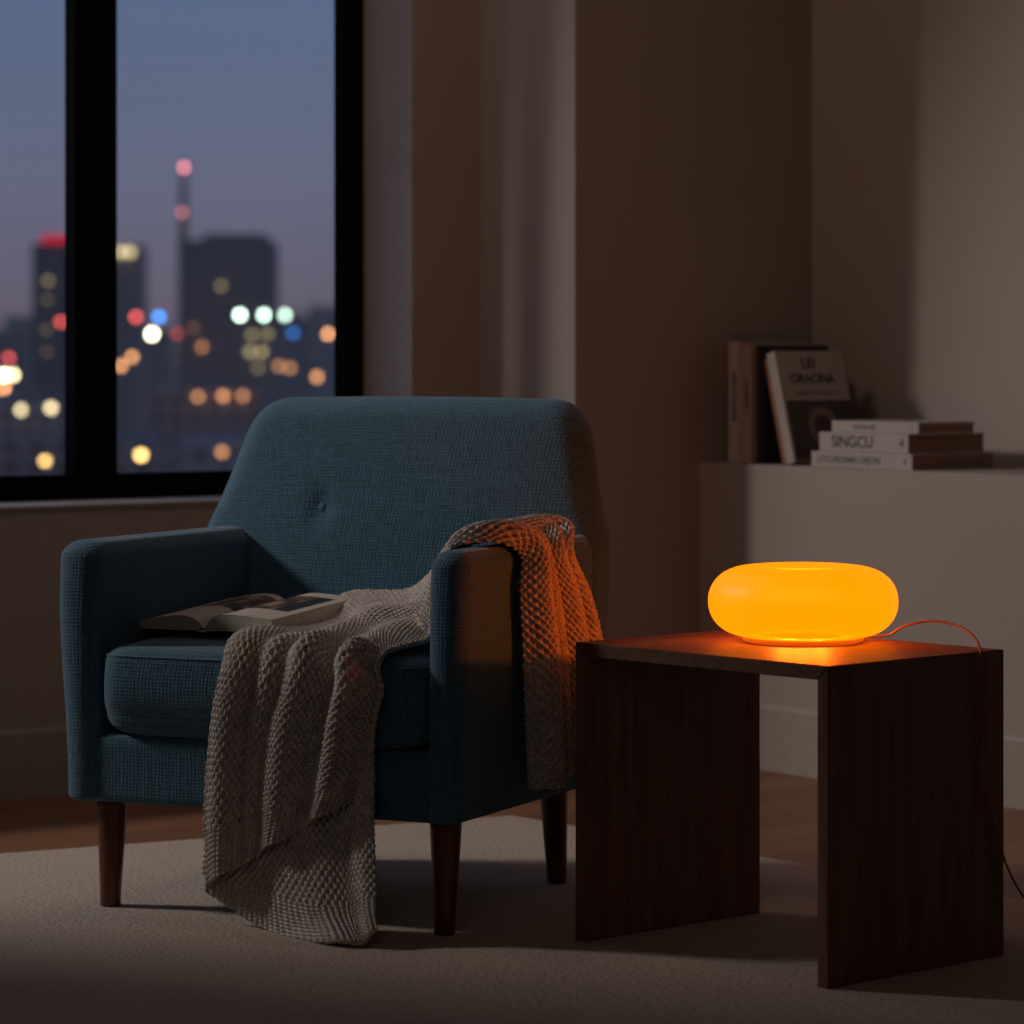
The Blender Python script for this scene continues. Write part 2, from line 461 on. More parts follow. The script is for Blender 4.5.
# legs
def leg(xt, yt, xb, yb):
    V, Fc = [], []; n = 20; m = 12
    for i in range(m + 1):
        t = i / m; z = lerp(0.186, 0.0, t); r = lerp(0.0265, 0.0165, t)
        if i == m: r -= 0.0015
        if i == m - 1: z = 0.003
        x = lerp(xt, xb, t); y = lerp(yt, yb, t)
        for j in range(n):
            a = 2 * math.pi * j / n; V.append((x + r * math.cos(a), y + r * math.sin(a), z))
    for i in range(m):
        for j in range(n):
            a = i * n + j; b = i * n + (j + 1) % n; Fc.append((b, a, a + n, b + n))
    Fc.append(tuple(range(n))); Fc.append(tuple(range(m * n, (m + 1) * n))[::-1])
    return mesh_obj('leg', V, Fc, LEGW, chair, True)
leg(-0.305, -0.262, -0.306, -0.268); leg(0.322, -0.272, 0.322, -0.278); leg(0.272, 0.252, 0.276, 0.262); leg(-0.262, 0.215, -0.272, 0.262)

# ------------------------------------------------------------------ knitted throw (chair-local coordinates)
ex = np.array([math.cos(CA), math.sin(CA)]); ey = np.array([-math.sin(CA), math.cos(CA)])
def loc_ray(px, py):
    d = np.array([(px - 512) / F_PX, 1.0, (HOR - py) / F_PX]); o = np.array([0.0, 0.0, EYE])
    oc = o[:2] - np.array([CX, CY])
    return np.array([oc @ ex, oc @ ey, EYE]), np.array([d[:2] @ ex, d[:2] @ ey, d[2]])
def on(axis, px, py, val):
    o, d = loc_ray(px, py); t = (val - o[axis]) / d[axis]; return o + d * t
PX_ = lambda px, py, x: on(0, px, py, x)
PY_ = lambda px, py, y: on(1, px, py, y)
PZ_ = lambda px, py, z: on(2, px, py, z)
SW, SH = 0.0122, 0.0082
def knit(name, rows, width, fold, cols, parent, rib_end=0.0, rib_start=0.0, rib_mask=None, res=7):
    rows = [catmull(np.array(r), cols) for r in rows]
    G = np.array(rows)                                             # rows x cols x 3
    # resample by length along v
    coarse = catmull(G, 240)
    seg = np.linalg.norm(np.diff(coarse, axis=0), axis=2).mean(axis=1); s = np.concatenate([[0], np.cumsum(seg)]); total = s[-1]
    nv = int(total / SH * 6); ss = np.linspace(0, total, nv)
    idx = np.interp(ss, s, np.arange(240)); i0 = np.clip(idx.astype(int), 0, 238); fr_ = (idx - i0)[:, None, None]
    S = coarse[i0] * (1 - fr_) + coarse[i0 + 1] * fr_
    nu = S.shape[1]
    def normals(S):
        du = np.gradient(S, axis=1); dv = np.gradient(S, axis=0); n = np.cross(du, dv)
        return n / (np.linalg.norm(n, axis=2, keepdims=True) + 1e-9)
    U = np.linspace(0, 1, nu)[None, :] * np.ones((nv, 1)); V = ss[:, None] * np.ones((1, nu)); T = V / total
    S = S + normals(S) * fold(U, T)[:, :, None]
    N = normals(S)
    a = U * width / SW; b = V / SH
    j = np.floor(b); fa = (a + 0.5 * (j % 2)) % 1 - 0.5; fb = b - j - 0.5
    # links of yarn around narrow staggered openings, each link slightly domed
    d2 = (fa / 0.17) ** 2 + (fb / 0.40) ** 2
    link = 1 - np.exp(-1.1 * d2)
    fa2 = (a + 0.5 * ((j + 1) % 2)) % 1 - 0.5
    dome = np.sqrt(np.clip(1 - (fa2 / 0.5) ** 2 - (fb / 0.9) ** 2, 0, 1))
    groove = 0.12 * np.cos(2 * np.pi * (fa2 * 2.0 + fb * 1.0)) * dome
    seed = np.clip(0.35 * link + 0.7 * dome * link + groove, 0, 1.1)
    ra_ = U * width / 0.0100; fra = ra_ % 1 - 0.5
    rib = np.sqrt(np.clip(1 - (fra / 0.46) ** 2, 0, 1)) * (0.82 + 0.18 * np.cos(2 * np.pi * (V / 0.0065 + np.abs(fra) * 0.8)))
    m = np.zeros_like(U)
    if rib_end: m = np.maximum(m, (V > total - rib_end) * 1.0)
    if rib_start: m = np.maximum(m, (V < rib_start) * 1.0)
    if rib_mask is not None: m = np.maximum(m, rib_mask(U, T))
    h = seed * (1 - m) + rib * m
    rng = np.random.RandomState(3)
    S = S + N * (h * 0.0082)[:, :, None]
    parts = []
    me = bpy.data.meshes.new(name)
    def build(nm, lo, hi, par):
        sub = S[lo:hi]; k = sub.shape[0]
        vs = sub.reshape(-1, 3)
        I = np.arange(k * nu).reshape(k, nu)
        q = np.stack([I[:-1, :-1], I[:-1, 1:], I[1:, 1:], I[1:, :-1]], axis=-1).reshape(-1, 4)
        me = bpy.data.meshes.new(nm)
        me.vertices.add(len(vs)); me.vertices.foreach_set('co', vs.astype(np.float32).ravel())
        me.loops.add(q.size); me.loops.foreach_set('vertex_index', q.astype(np.int32).ravel())
        me.polygons.add(len(q)); me.polygons.foreach_set('loop_start', (np.arange(len(q)) * 4).astype(np.int32))
        me.polygons.foreach_set('use_smooth', np.ones(len(q), dtype=bool))
        me.update(); me.validate()
        me.materials.append(YARN)
        o = bpy.data.objects.new(nm, me); COL.objects.link(o); o.parent = par
        md = o.modifiers.new('thickness', 'SOLIDIFY'); md.thickness = 0.005; md.offset = -1
        return o
    hi = nv; lo = 0
    if rib_end:
        hi = int(np.searchsorted(ss, total - rib_end))
        build('ribbed_border', hi - 1, nv, parent)
    if rib_start:
        lo = int(np.searchsorted(ss, rib_start))
        build('ribbed_border', 0, lo + 1, parent)
    build(name, lo, hi, parent)

throw = thing('throw_blanket', 'chunky knitted grey brown throw draped over the armchair arm and down to the rug', 'blanket', (CX, CY, RZ), CA)
A3 = lambda *p: np.array(p, float)
def row(n, f, k=5, mids=None):
    return [n + (f - n) * t for t in np.linspace(0, 1, k)]
rowsA = [
    row(PX_(528, 789, .380), PX_(588, 757, .383)),
    row(PX_(526, 745, .381), PX_(591, 715, .385)),
    row(PX_(524, 690, .384), PX_(590, 680, .388)),
    row(PX_(522, 635, .386), PX_(585, 640, .390)),
    row(PX_(520, 590, .387), PX_(574, 592, .390)),
    row(A3(.384, -.118, .594), PX_(558, 556, .386)),
    row(A3(.370, -.150, .615), A3(.366, .095, .616)),
    row(A3(.340, -.180, .619), A3(.335, .065, .622)),
    row(A3(.305, -.195, .612), A3(.300, .045, .620)),
    row(A3(.296, -.200, .595), PY_(476, 540, .035)),
    row(A3(.291, -.205, .570), PY_(446, 559, .030)),
    row(A3(.288, -.215, .515), PY_(428, 580, .035)),
    row(A3(.280, -.240, .466), PY_(405, 593, .050)),
    row(A3(.262, -.275, .456), PY_(350, 595, .050)),
    row(A3(.250, -.305, .452), A3(-.050, .010, .476)),
    row(A3(.245, -.330, .446), A3(-.060, -.120, .464)),
    row(A3(.242, -.346, .425), A3(-.050, -.290, .454)),
    row(PY_(384, 690, -.352), PY_(227, 668, -.345)),
    row(PY_(378, 715, -.352), PY_(218, 705, -.350)),
    row(PY_(374, 740, -.350), PY_(212, 750, -.350)),
    row(PY_(370, 762, -.350), PY_(208, 800, -.350)),
    row(PY_(362, 783, -.350), PY_(207, 845, -.350)),
    row(PY_(353, 799, -.350), PY_(208, 886, -.352)),
]
def g(u, c, w): return np.exp(-((u - c) / w) ** 2)
def foldA(u, t):
    # outer hang: four hanging pleats, gathered over the arm, spreading into the front hang
    ph = (u * 4.0 + 0.06 * np.sin(t * 20) * u * (1 - u) * 4) % 1
    hang = 0.046 * np.clip(np.sin(np.pi * ph), 0, 1) ** 0.75 * (0.8 + 0.2 * np.sin(u * 9 + 1)) * (0.6 + 0.4 * np.clip((0.35 - t) / 0.2, 0, 1))
    d = 0.05 * np.sin(t * 9)
    front = 0.034 * g(u, 0.15 + d, 0.075) + 0.030 * g(u, 0.46 + d, 0.085) + 0.012 * g(u, 0.66 + d, 0.05) + 0.022 * g(u, 0.87, 0.10) + 0.004 * np.sin(u * 23 + t * 14)
    k1 = np.clip((0.45 - t) / 0.10, 0, 1); k1 = k1 * k1 * (3 - 2 * k1)
    k2 = np.clip((t - 0.66) / 0.12, 0, 1); k2 = k2 * k2 * (3 - 2 * k2)
    mid = 0.014 * (0.5 + 0.5 * np.sin(u * 16 + t * 8)) * np.clip((0.75 - u) / 0.25, 0, 1)
    return (hang * k1 + front * k2 + mid * (1 - k1) * (1 - k2)) * np.clip(u / 0.06, 0, 1) ** 0.5
knit('knitted_panel', rowsA, 0.40, foldA, 290, throw, rib_end=0.062)
def rowp(*pts): return [p for p in pts]
rowsB = [
    rowp(PY_(376, 700, -.335), PY_(320, 705, -.335), PY_(270, 712, -.335), PY_(218, 720, -.334)),
    rowp(PY_(379, 760, -.336), PY_(320, 765, -.336), PY_(265, 770, -.336), PY_(213, 770, -.335)),
    rowp(PY_(379, 820, -.345), PY_(322, 820, -.340), PY_(265, 820, -.337), PY_(210, 820, -.337)),
    rowp(PY_(380, 870, -.365), PY_(325, 870, -.362), PY_(265, 862, -.345), PY_(208, 855, -.340)),
    rowp(PY_(380, 905, -.390), PY_(330, 915, -.395), PY_(265, 898, -.355), PY_(207, 876, -.344)),
    rowp(PY_(379, 935, -.420), PY_(343, 946, -.442), PY_(266, 930, -.364), PY_(207, 889, -.346)),
]
def foldB(u, t):
    return 0.012 * g(u, 0.05, 0.08) + 0.014 * g(u, 0.32, 0.10) * (0.3 + 0.7 * t) + 0.006 * np.sin(u * 12 + 2)
knit('hanging_end', rowsB, 0.34, foldB, 224, throw, rib_end=0.066)

# ------------------------------------------------------------------ open book on the seat
book_o = PZ_(204, 632, 0.457)
t = NT('printed_page'); uv = t.n('ShaderNodeTexCoord'); sp = t.n('ShaderNodeSeparateXYZ'); t.l(uv.outputs['UV'], sp.inputs[0])
U_, V_ = sp.outputs[0], sp.outputs[1]
def box_mask(x0, x1, y0, y1):
    a = t.math('MULTIPLY', t.math('GREATER_THAN', U_, x0), t.math('LESS_THAN', U_, x1))
    b = t.math('MULTIPLY', t.math('GREATER_THAN', V_, y0), t.math('LESS_THAN', V_, y1))
    return t.math('MULTIPLY', a, b)
nz = t.noise(uv.outputs['UV'], 5, 5, 0.6)
pic = t.ramp(nz, [(0.36, (0.02, 0.017, 0.017)), (0.50, (0.13, 0.07, 0.045)), (0.64, (0.42, 0.30, 0.22))])
c = t.mix(box_mask(1.12, 1.62, 0.30, 0.86), (0.60, 0.53, 0.44), pic)
c = t.mix(box_mask(1.62, 1.86, 0.30, 0.86), c, (0.02, 0.02, 0.024))
c = t.mix(box_mask(0.22, 0.92, 0.42, 0.92), c, pic)
t.bsdf(c, 0.6); PAGE_PR = t.m
COVER = plain('cream_book_cover', (0.50, 0.44, 0.36), 0.6)
ob = thing('open_book', 'open book with photographs on its pages lying on the armchair seat', 'book')
ob.parent = None
wo = np.array([CX, CY]) + book_o[0] * ex + book_o[1] * ey
ob.location = (wo[0], wo[1], book_o[2] + RZ + 0.003); ob.rotation_euler = (math.radians(4.8), math.radians(-1.0), math.radians(-32))
BL, BW = 0.250, 0.138
def page_half(side, thick, arch):
    """cross-section outline of one half of the page block, swept along y"""
    n = 26; top = []
    for i in range(n + 1):
        s = i / n; x = 0.002 + BW * s
        z = thick * (1 - math.exp(-s * 9)) * (1 - 0.12 * s) + arch * math.sin(math.pi * min(1, s ** 0.62)) + 0.003
        top.append((side * x, z))
    verts, faces, uvs = [], [], []
    ny = 14
    def fore(z): return 0.0
    for j in range(ny + 1):
        y = BL * j / ny
        for i, (x, z) in enumerate(top):
            verts.append((x, y, z)); uvs.append((1 + side * i / n if side > 0 else 1 - i / n, j / ny))
    for j in range(ny):
        for i in range(n):
            a = j * (n + 1) + i; q = (a, a + 1, a + n + 2, a + n + 1)
            faces.append(q if side > 0 else q[::-1])
    mesh = mesh_obj('printed_pages', verts, faces, PAGE_PR, ob, True, uvs)
    # the block below
    verts, faces = [], []
    for j in (0, 1):
        y = BL * j + (0.0004 if j == 0 else -0.0004)
        for i, (x, z) in enumerate(top): verts.append((x, y, z - 0.0005))
        for i, (x, z) in enumerate(top):
            s = i / n; verts.append((x + side * 0.006 * s, y, 0.0028 + (arch * 0.75 * math.sin(math.pi * min(1, s ** 0.62))) * (0.0 if side > 0 else 0.0)))
    m = 2 * (n + 1)
    for i in range(n):
        faces.append((i, n + 1 + i, n + 2 + i, i + 1)); faces.append((m + i, m + i + 1, m + n + 2 + i, m + n + 1 + i))
        faces.append((n + 1 + i, m + n + 1 + i, m + n + 2 + i, n + 2 + i))
    faces.append((n, m + n, m + 2 * n + 1, 2 * n + 1)[::-1]); faces.append((0, n + 1, m + n + 1, m))
    bm = bmesh.new(); bv = [bm.verts.new(q) for q in verts]
    for q in faces: bm.faces.new([bv[k] for k in q])
    from_bm('page_block', bm, PAPER, ob)
page_half(1, 0.020, 0.006); page_half(-1, 0.010, 0.012)
bm = bmesh.new()
add_box(bm, (-BW - 0.012, -0.005, -0.0002), (-0.008, BL + 0.005, 0.0024), bevel=0.0008)
add_box(bm, (0.008, -0.005, -0.0002), (BW + 0.014, BL + 0.005, 0.0024), bevel=0.0008)
add_box(bm, (-0.010, -0.005, -0.003), (0.010, BL + 0.005, -0.0005), bevel=0.0008)
from_bm('cover', bm, COVER, ob)

# ------------------------------------------------------------------ side table
TA = math.radians(42.3); T1 = Vector((math.cos(TA), math.sin(TA))); T2 = Vector((-T1.y, T1.x))
TF = Vector((0.460, 4.80)); TW, TD, THt, TT = 0.536, 0.400, 0.470, 0.022
table = thing('side_table', 'dark walnut waterfall side table with mitred corners carrying the glowing lamp', 'table', (TF.x, TF.y, RZ), TA)
def mitre_panel(name, pts2, d, mat, axis_map):
    bm = bmesh.new()
    a = [bm.verts.new(axis_map(0, p)) for p in pts2]; b = [bm.verts.new(axis_map(d, p)) for p in pts2]
    bm.faces.new(a); bm.faces.new(b[::-1]); n = len(pts2)
    for i in range(n): bm.faces.new((a[i], b[i], b[(i + 1) % n], a[(i + 1) % n]))
    bmesh.ops.recalc_face_normals(bm, faces=bm.faces[:])
    bmesh.ops.bevel(bm, geom=bm.edges[:], offset=0.0012, segments=2, affect='EDGES')
    return from_bm(name, bm, mat, table)
amap = lambda x, p: (x, p[0], p[1])
mitre_panel('side_panel', [(0, 0), (TT, 0), (TT, THt - TT), (0, THt)], TD, TABLE_W, amap)
mitre_panel('side_panel', [(TW, 0), (TW, THt), (TW - TT, THt - TT), (TW - TT, 0)], TD, TABLE_W, amap)
mitre_panel('tabletop', [(0.0003, THt), (TT, THt - TT + 0.0003), (TW - TT, THt - TT + 0.0003), (TW - 0.0003, THt)], TD, TABLE_T, amap)

# ------------------------------------------------------------------ lamp
LX, LY = 0.459, 5.205
lamp = thing('table_lamp', 'glowing amber glass table lamp shaped like a squashed round pebble on the side table', 'lamp', (LX, LY, RZ + THt))
def lathe(name, prof, mat, parent, n=96):
    V, Fc = [], []
    for (r, z) in prof:
        for j in range(n):
            a = 2 * math.pi * j / n; V.append((r * math.cos(a), r * math.sin(a), z))
    for i in range(len(prof) - 1):
        for j in range(n):
            a = i * n + j; b = i * n + (j + 1) % n; Fc.append((a, b, b + n, a + n))
    return mesh_obj(name, V, Fc, mat, parent, True)
prof = [(0.092, 0.0075)]
R0, ZC, HZ = 0.1495, 0.0640, 0.0560
for i in range(41):
    a = math.radians(-76) + math.radians(76 + 80) * i / 40
    ca, sa = math.cos(a), math.sin(a)
    r = 0.078 + (R0 - 0.078) * abs(ca) ** 0.86
    z = ZC + HZ * (abs(sa) ** 0.95) * (1 if sa > 0 else -1)
    if r < 0.094 and z < ZC: continue
    prof.append((r, z))
prof += [(0.080, 0.1207), (0.072, 0.1201), (0.060, 0.1177), (0.040, 0.1161), (0.018, 0.1155), (0.0005, 0.1153)]
t = NT('amber_glowing_glass')
pr = t.n('ShaderNodeBsdfPrincipled')
pr.inputs['Base Color'].default_value = (0.16, 0.06, 0.006, 1); pr.inputs['Roughness'].default_value = 0.45; pr.inputs['Specular IOR Level'].default_value = 0.35
pr.inputs['Emission Color'].default_value = (1.0, 0.235, 0.0, 1); pr.inputs['Emission Strength'].default_value = 1.55
tr = t.n('ShaderNodeBsdfTransparent'); tr.inputs[0].default_value = (1.0, 0.36, 0.07, 1)
mx = t.n('ShaderNodeMixShader'); mx.inputs[0].default_value = 0.08
t.l(pr.outputs[0], mx.inputs[1]); t.l(tr.outputs[0], mx.inputs[2]); t.l(mx.outputs[0], t.out.inputs[0])
lathe('glass_shade', prof, t.m, lamp)
t = NT('amber_base_ring'); t.bsdf((0.5, 0.16, 0.03), 0.4, Emission_Color=(1.0, 0.13, 0.005, 1), Emission_Strength=0.5)
lathe('base_ring', [(0.0, 0.0), (0.088, 0.0), (0.0945, 0.002), (0.0955, 0.007), (0.0935, 0.0095), (0.06, 0.0095)], t.m, lamp)
for i in range(6):
    a = math.pi / 3 * i + 0.3
    ld = bpy.data.lights.new('bulb', 'POINT'); ld.energy = 6.0; ld.color = (1.0, 0.36, 0.11); ld.shadow_soft_size = 0.0
    lo = bpy.data.objects.new('bulb', ld); COL.objects.link(lo); lo.parent = lamp
    lo.location = (0.035 * math.cos(a), 0.035 * math.sin(a), 0.058)
# cord
def world_px(px, py, Y): return Vector(((px - 512) / F_PX * Y, Y, EYE + RZ + (HOR - py) / F_PX * Y))
def Tw(a, b, z): P = TF + T1 * a + T2 * b; return Vector((P.x, P.y, z + RZ))
cp = [Vector((LX + 0.0965, LY + 0.02, RZ + THt + 0.006)), world_px(888, 635, 5.22), world_px(905, 626, 5.2), world_px(932, 621, 5.18), world_px(958, 626, 5.15),
      world_px(974, 637, 5.10), Tw(0.338, -0.004, THt + 0.004), Tw(0.340, -0.006, THt - 0.03), Tw(0.342, -0.005, 0.38), Tw(0.335, -0.005, 0.32), Tw(0.340, -0.005, 0.27),
      Tw(0.362, -0.006, 0.22), Tw(0.395, -0.012, 0.135), Tw(0.44, -0.02, 0.075), Tw(0.53, -0.03, 0.012), Tw(0.7, -0.06, 0.004), Tw(0.84, -0.10, 0.004), Tw(1.0, -0.12, -RZ + 0.003), Tw(1.3, -0.1, -RZ + 0.003)]
cpts = catmull(np.array([list(p) for p in cp]), 160)
v, f = tube([tuple(p) for p in cpts], 0.0019, 8)
tag(mesh_obj('power_cord', v, f, plain('cord_rubber', (0.22, 0.10, 0.05), 0.5), None, True), 'thin brown power cord arching from the amber lamp over the table edge to the floor', 'cord')

# ------------------------------------------------------------------ books on the ledge
LEA = math.atan2(eb.y, eb.x); LZ = 0.672 + RZ
def ledge(tt, d=0.0, z=0.0): P = LC + eb * tt + inn * d; return (P.x, P.y, LZ + z)
def make_book(name, label, thick, depth, height, cov, paper, group, loc, spine_text=None):
    """upright: x = thickness (along the ledge), y = spine to fore-edge, z = height; spine at y=0"""
    b = thing(name, label, 'book', loc, LEA, group)
    bm = bmesh.new(); c = 0.0025
    add_box(bm, (0, 0, 0), (c, depth, height), bevel=0.0006, seg=1)
    add_box(bm, (thick - c, 0, 0), (thick, depth, height), bevel=0.0006, seg=1)
    add_box(bm, (0.0003, -0.0015, 0.0002), (thick - 0.0003, c, height - 0.0002), bevel=0.001, seg=2)
    from_bm('cover', bm, cov, b)
    bm = bmesh.new(); add_box(bm, (c, c, 0.003), (thick - c, depth - 0.004, height - 0.003))
    from_bm('pages', bm, paper, b)
    return b
def text_part(body, size, mat, parent, loc, rot, name='lettering', ext=0.0003, sx=1.0, bold=0.0):
    cu = bpy.data.curves.new(name, 'FONT'); cu.body = body; cu.size = size; cu.extrude = ext; cu.align_x = 'CENTER'; cu.align_y = 'CENTER'
    cu.offset = bold
    o = bpy.data.objects.new(name, cu); COL.objects.link(o)
    bpy.context.view_layer.update()
    me = bpy.data.meshes.new_from_object(o); bpy.data.objects.remove(o)
    me.materials.append(mat)
    o = bpy.data.objects.new(name, me); COL.objects.link(o); o.parent = parent; o.location = loc; o.rotation_euler = rot; o.scale = (sx, 1, 1)
    return o
C_CREAM = plain('cream_cloth_cover', (0.50, 0.40, 0.34), 0.7); C_TAN = plain('tan_cover', (0.42, 0.31, 0.26), 0.7)
C_RUST = plain('rust_cover', (0.30, 0.12, 0.06), 0.6); C_DARK = plain('dark_cover', (0.02, 0.017, 0.018), 0.5)
C_WHITE = plain('white_paper_cover', (0.44, 0.39, 0.35), 0.5); C_BROWN = plain('brown_page_edge', (0.27, 0.18, 0.14), 0.8)
INK = plain('dark_ink', (0.02, 0.018, 0.02), 0.6); GREYINK = plain('grey_ink', (0.15, 0.13, 0.13), 0.6)
G = 'books standing on the ledge'
PI = math.pi
b1 = make_book('upright_book', 'tall cream book standing leftmost on the ledge', 0.038, 0.200, 0.276, C_CREAM, PAPER, G, ledge(0.066, 0.03))
text_part('BRUTUMER', 0.022, INK, b1, (0.020, -0.0022, 0.15), (PI / 2, PI / 2, 0))
b2 = make_book('upright_book', 'tan book standing between the leftmost cream book and the black one', 0.041, 0.205, 0.270, C_TAN, PAPER, G, ledge(0.1055, 0.03))
text_part('CASORI', 0.020, INK, b2, (0.023, -0.0022, 0.16), (PI / 2, PI / 2, 0))
b3 = make_book('upright_book', 'black book standing upright beside the tan book', 0.026, 0.195, 0.268, C_DARK, PAPER, G, ledge(0.148, 0.045))
def lean(b, deg):
    b.rotation_mode = 'XYZ'
    b.matrix_world = Matrix.Translation(b.location) @ Matrix.Rotation(LEA, 4, 'Z') @ Matrix.Rotation(math.radians(-deg), 4, 'Y')
b4 = make_book('leaning_book', 'thin rust brown book leaning behind the illustrated book', 0.014, 0.19, 0.245, C_RUST, PAPER, G, ledge(0.245, 0.035)); lean(b4, 15.0)
b5 = make_book('leaning_book', 'leaning white book with large dark picture and capital lettering on its cover', 0.028, 0.205, 0.258, C_WHITE, PAPER, G, ledge(0.264, 0.03)); lean(b5, 15.5)
# cover art of b5 (on its +x side)
bm = bmesh.new(); add_box(bm, (0.0280, 0.006, 0.004), (0.0284, 0.203, 0.142)); from_bm('cover_picture', bm, plain('cover_print', (0.045, 0.035, 0.035), 0.4), b5)
V, Fc = [], []
for i in range(32):
    a = 2 * PI * i / 32
    for rr in (0.026, 0.045): V.append((0.0287, 0.105 + rr * math.cos(a), 0.082 + rr * math.sin(a)))
for i in range(32):
    a = 2 * i; b = 2 * ((i + 1) % 32); Fc.append((a, a + 1, b + 1, b))
mesh_obj('cover_ring', V, Fc, plain('cover_ring_print', (0.20, 0.15, 0.13), 0.4), b5)
RT = (PI / 2, 0, PI / 2)
text_part('LEI', 0.034, INK, b5, (0.0283, 0.095, 0.228), RT, bold=0.0006)
text_part('ORACINA', 0.030, INK, b5, (0.0283, 0.100, 0.192), RT, bold=0.0008)
text_part('LIBAVIOR DRON', 0.018, GREYINK, b5, (0.0283, 0.105, 0.158), RT)
# stack: lying, spine along the ledge front
G2 = 'books stacked flat on the ledge'
def flat_book(label, t0, t1, d0, dep, z, th, title, tsize, ta):
    L_ = t1 - t0
    b = thing('stacked_book', label, 'book', ledge(t0, d0, z), LEA, G2)
    bm = bmesh.new(); c = 0.003
    add_box(bm, (0, 0, 0), (L_, dep, c), bevel=0.0007, seg=1); add_box(bm, (0, 0, th - c), (L_, dep, th), bevel=0.0007, seg=1)
    add_box(bm, (0, -0.002, 0.0003), (L_, c, th - 0.0003), bevel=0.0012, seg=2)
    from_bm('cover', bm, C_WHITE, b)
    bm = bmesh.new(); add_box(bm, (0.004, c, c), (L_ - 0.001, dep - 0.005, th - c)); from_bm('pages', bm, C_BROWN, b)
    text_part(title, tsize, GREYINK if ta == 2 else INK, b, (L_ * 0.38, -0.0024, th / 2), (PI / 2, 0, 0), bold=0.0004)
    text_part('4' if ta != 1 else 'I', tsize * 0.8, INK, b, (L_ * 0.93, -0.0024, th / 2), (PI / 2, 0, 0))
    return b
flat_book('white spined book at the bottom of the flat stack on the ledge', 0.365, 0.681, 0.012, 0.250, 0.0, 0.035, 'LTCORDEMN DEJON', 0.021, 2)
flat_book('thick white book with bold capitals in the middle of the flat stack', 0.386, 0.665, 0.016, 0.232, 0.0353, 0.042, 'SINGCU', 0.036, 0)
flat_book('thin white book on top of the flat stack on the ledge', 0.418, 0.688, 0.024, 0.170, 0.0776, 0.025, 'ORTON LIVE', 0.012, 2)

# ------------------------------------------------------------------ the city outside
GZ = -62.0
def m_ground():
    t = NT('city_ground'); v = t.coord(); n = t.noise(v, 0.02, 5, 0.6)
    t.bsdf(t.ramp(n, [(0.35, (0.34, 0.22, 0.17)), (0.7, (0.55, 0.38, 0.30))]), 0.9); return t.m
gnd = mesh_obj('city_ground', [(-6000, 60, GZ), (4000, 60, GZ), (4000, 12000, GZ), (-6000, 12000, GZ)], [(0, 1, 2, 3)], m_ground())
structure(gnd)
def m_tower(name, a, b):
    t = NT(name); v = t.coord(); n = t.noise(v, 0.05, 3)
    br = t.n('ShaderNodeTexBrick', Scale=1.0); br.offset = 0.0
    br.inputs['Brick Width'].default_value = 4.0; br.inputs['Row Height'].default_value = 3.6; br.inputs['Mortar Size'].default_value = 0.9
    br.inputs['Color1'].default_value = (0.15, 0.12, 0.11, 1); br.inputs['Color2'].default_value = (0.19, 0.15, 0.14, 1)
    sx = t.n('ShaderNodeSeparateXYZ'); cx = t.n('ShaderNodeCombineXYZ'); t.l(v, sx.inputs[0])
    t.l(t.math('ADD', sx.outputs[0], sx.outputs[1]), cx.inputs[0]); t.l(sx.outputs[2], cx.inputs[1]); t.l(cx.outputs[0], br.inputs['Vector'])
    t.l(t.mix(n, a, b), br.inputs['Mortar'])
    t.bsdf(br.outputs['Color'], 0.8); return t.m
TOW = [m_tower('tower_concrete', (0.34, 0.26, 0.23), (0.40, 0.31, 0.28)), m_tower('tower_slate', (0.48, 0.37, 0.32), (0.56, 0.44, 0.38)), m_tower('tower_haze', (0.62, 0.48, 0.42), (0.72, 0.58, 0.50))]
def px2w(px, py, Y): return ((px - 512) / F_PX * Y, Y, EYE + RZ + (HOR - py) / F_PX * Y)
def building(label, px0, px1, top, Y, mat, dep=30, steps=(), cat='building', windows=(), group=None, name='tower_block'):
    x0 = (px0 - 512) / F_PX * Y; x1 = (px1 - 512) / F_PX * Y
    b = thing(name, label, cat, ((x0 + x1) / 2, Y, GZ), 0, group)
    h = px2w(0, top, Y)[2] - GZ; w = (x1 - x0) / 2
    bm = bmesh.new(); add_box(bm, (-w, 0, 0), (w, dep, h)); 
    from_bm('facade', bm, mat, b)
    for (a, c, tp) in steps:
        xa = (a - 512) / F_PX * Y - b.location.x; xc = (c - 512) / F_PX * Y - b.location.x
        bm = bmesh.new(); add_box(bm, (xa, dep * 0.2, h), (xc, dep * 0.8, px2w(0, tp, Y)[2] - GZ)); from_bm('roof_block', bm, mat, b)
    for (px, py, r, col, st) in windows:
        P = px2w(px, py, Y - 1.0); rr = r / F_PX * Y
        o = bulb_mesh('lit_window', rr, col, st); o.parent = b; o.location = (P[0] - b.location.x, P[1] - b.location.y, P[2] - b.location.z)
    return b
EM = {}
def bulb_mesh(name, r, col, st):
    key = (col, st)
    if key not in EM: EM[key] = emit('city_light_' + str(len(EM)), col, st)
    bm = bmesh.new(); bmesh.ops.create_icosphere(bm, subdivisions=2, radius=r)
    return from_bm(name, bm, EM[key], None, True)
RED = (1.0, 0.12, 0.10); ORG = (1.0, 0.42, 0.16); AMB = (1.0, 0.60, 0.18); CRM = (1.0, 0.78, 0.42); WHT = (1.0, 0.90, 0.60); GRN = (0.70, 1.0, 0.78); BLU = (0.05, 0.30, 1.0); OLV = (0.75, 0.6, 0.28); PNK = (1.0, 0.25, 0.28)
B1 = building('dark broad tower block with a stepped roof and mast, seen through the window', 178, 269, 240, 1000, TOW[0], 40, steps=((200, 262, 233),),
    windows=((221, 286, 3, OLV, 0.9), (202, 347, 3, ORG, 1.6), (250, 352, 3, OLV, 1.8), (262, 352, 3, OLV, 1.8), (193, 328, 2.5, ORG, 0.6), (252, 335, 3, OLV, 1.2), (268, 334, 3, OLV, 1.2), (258, 368,3,OLV,0.8)))
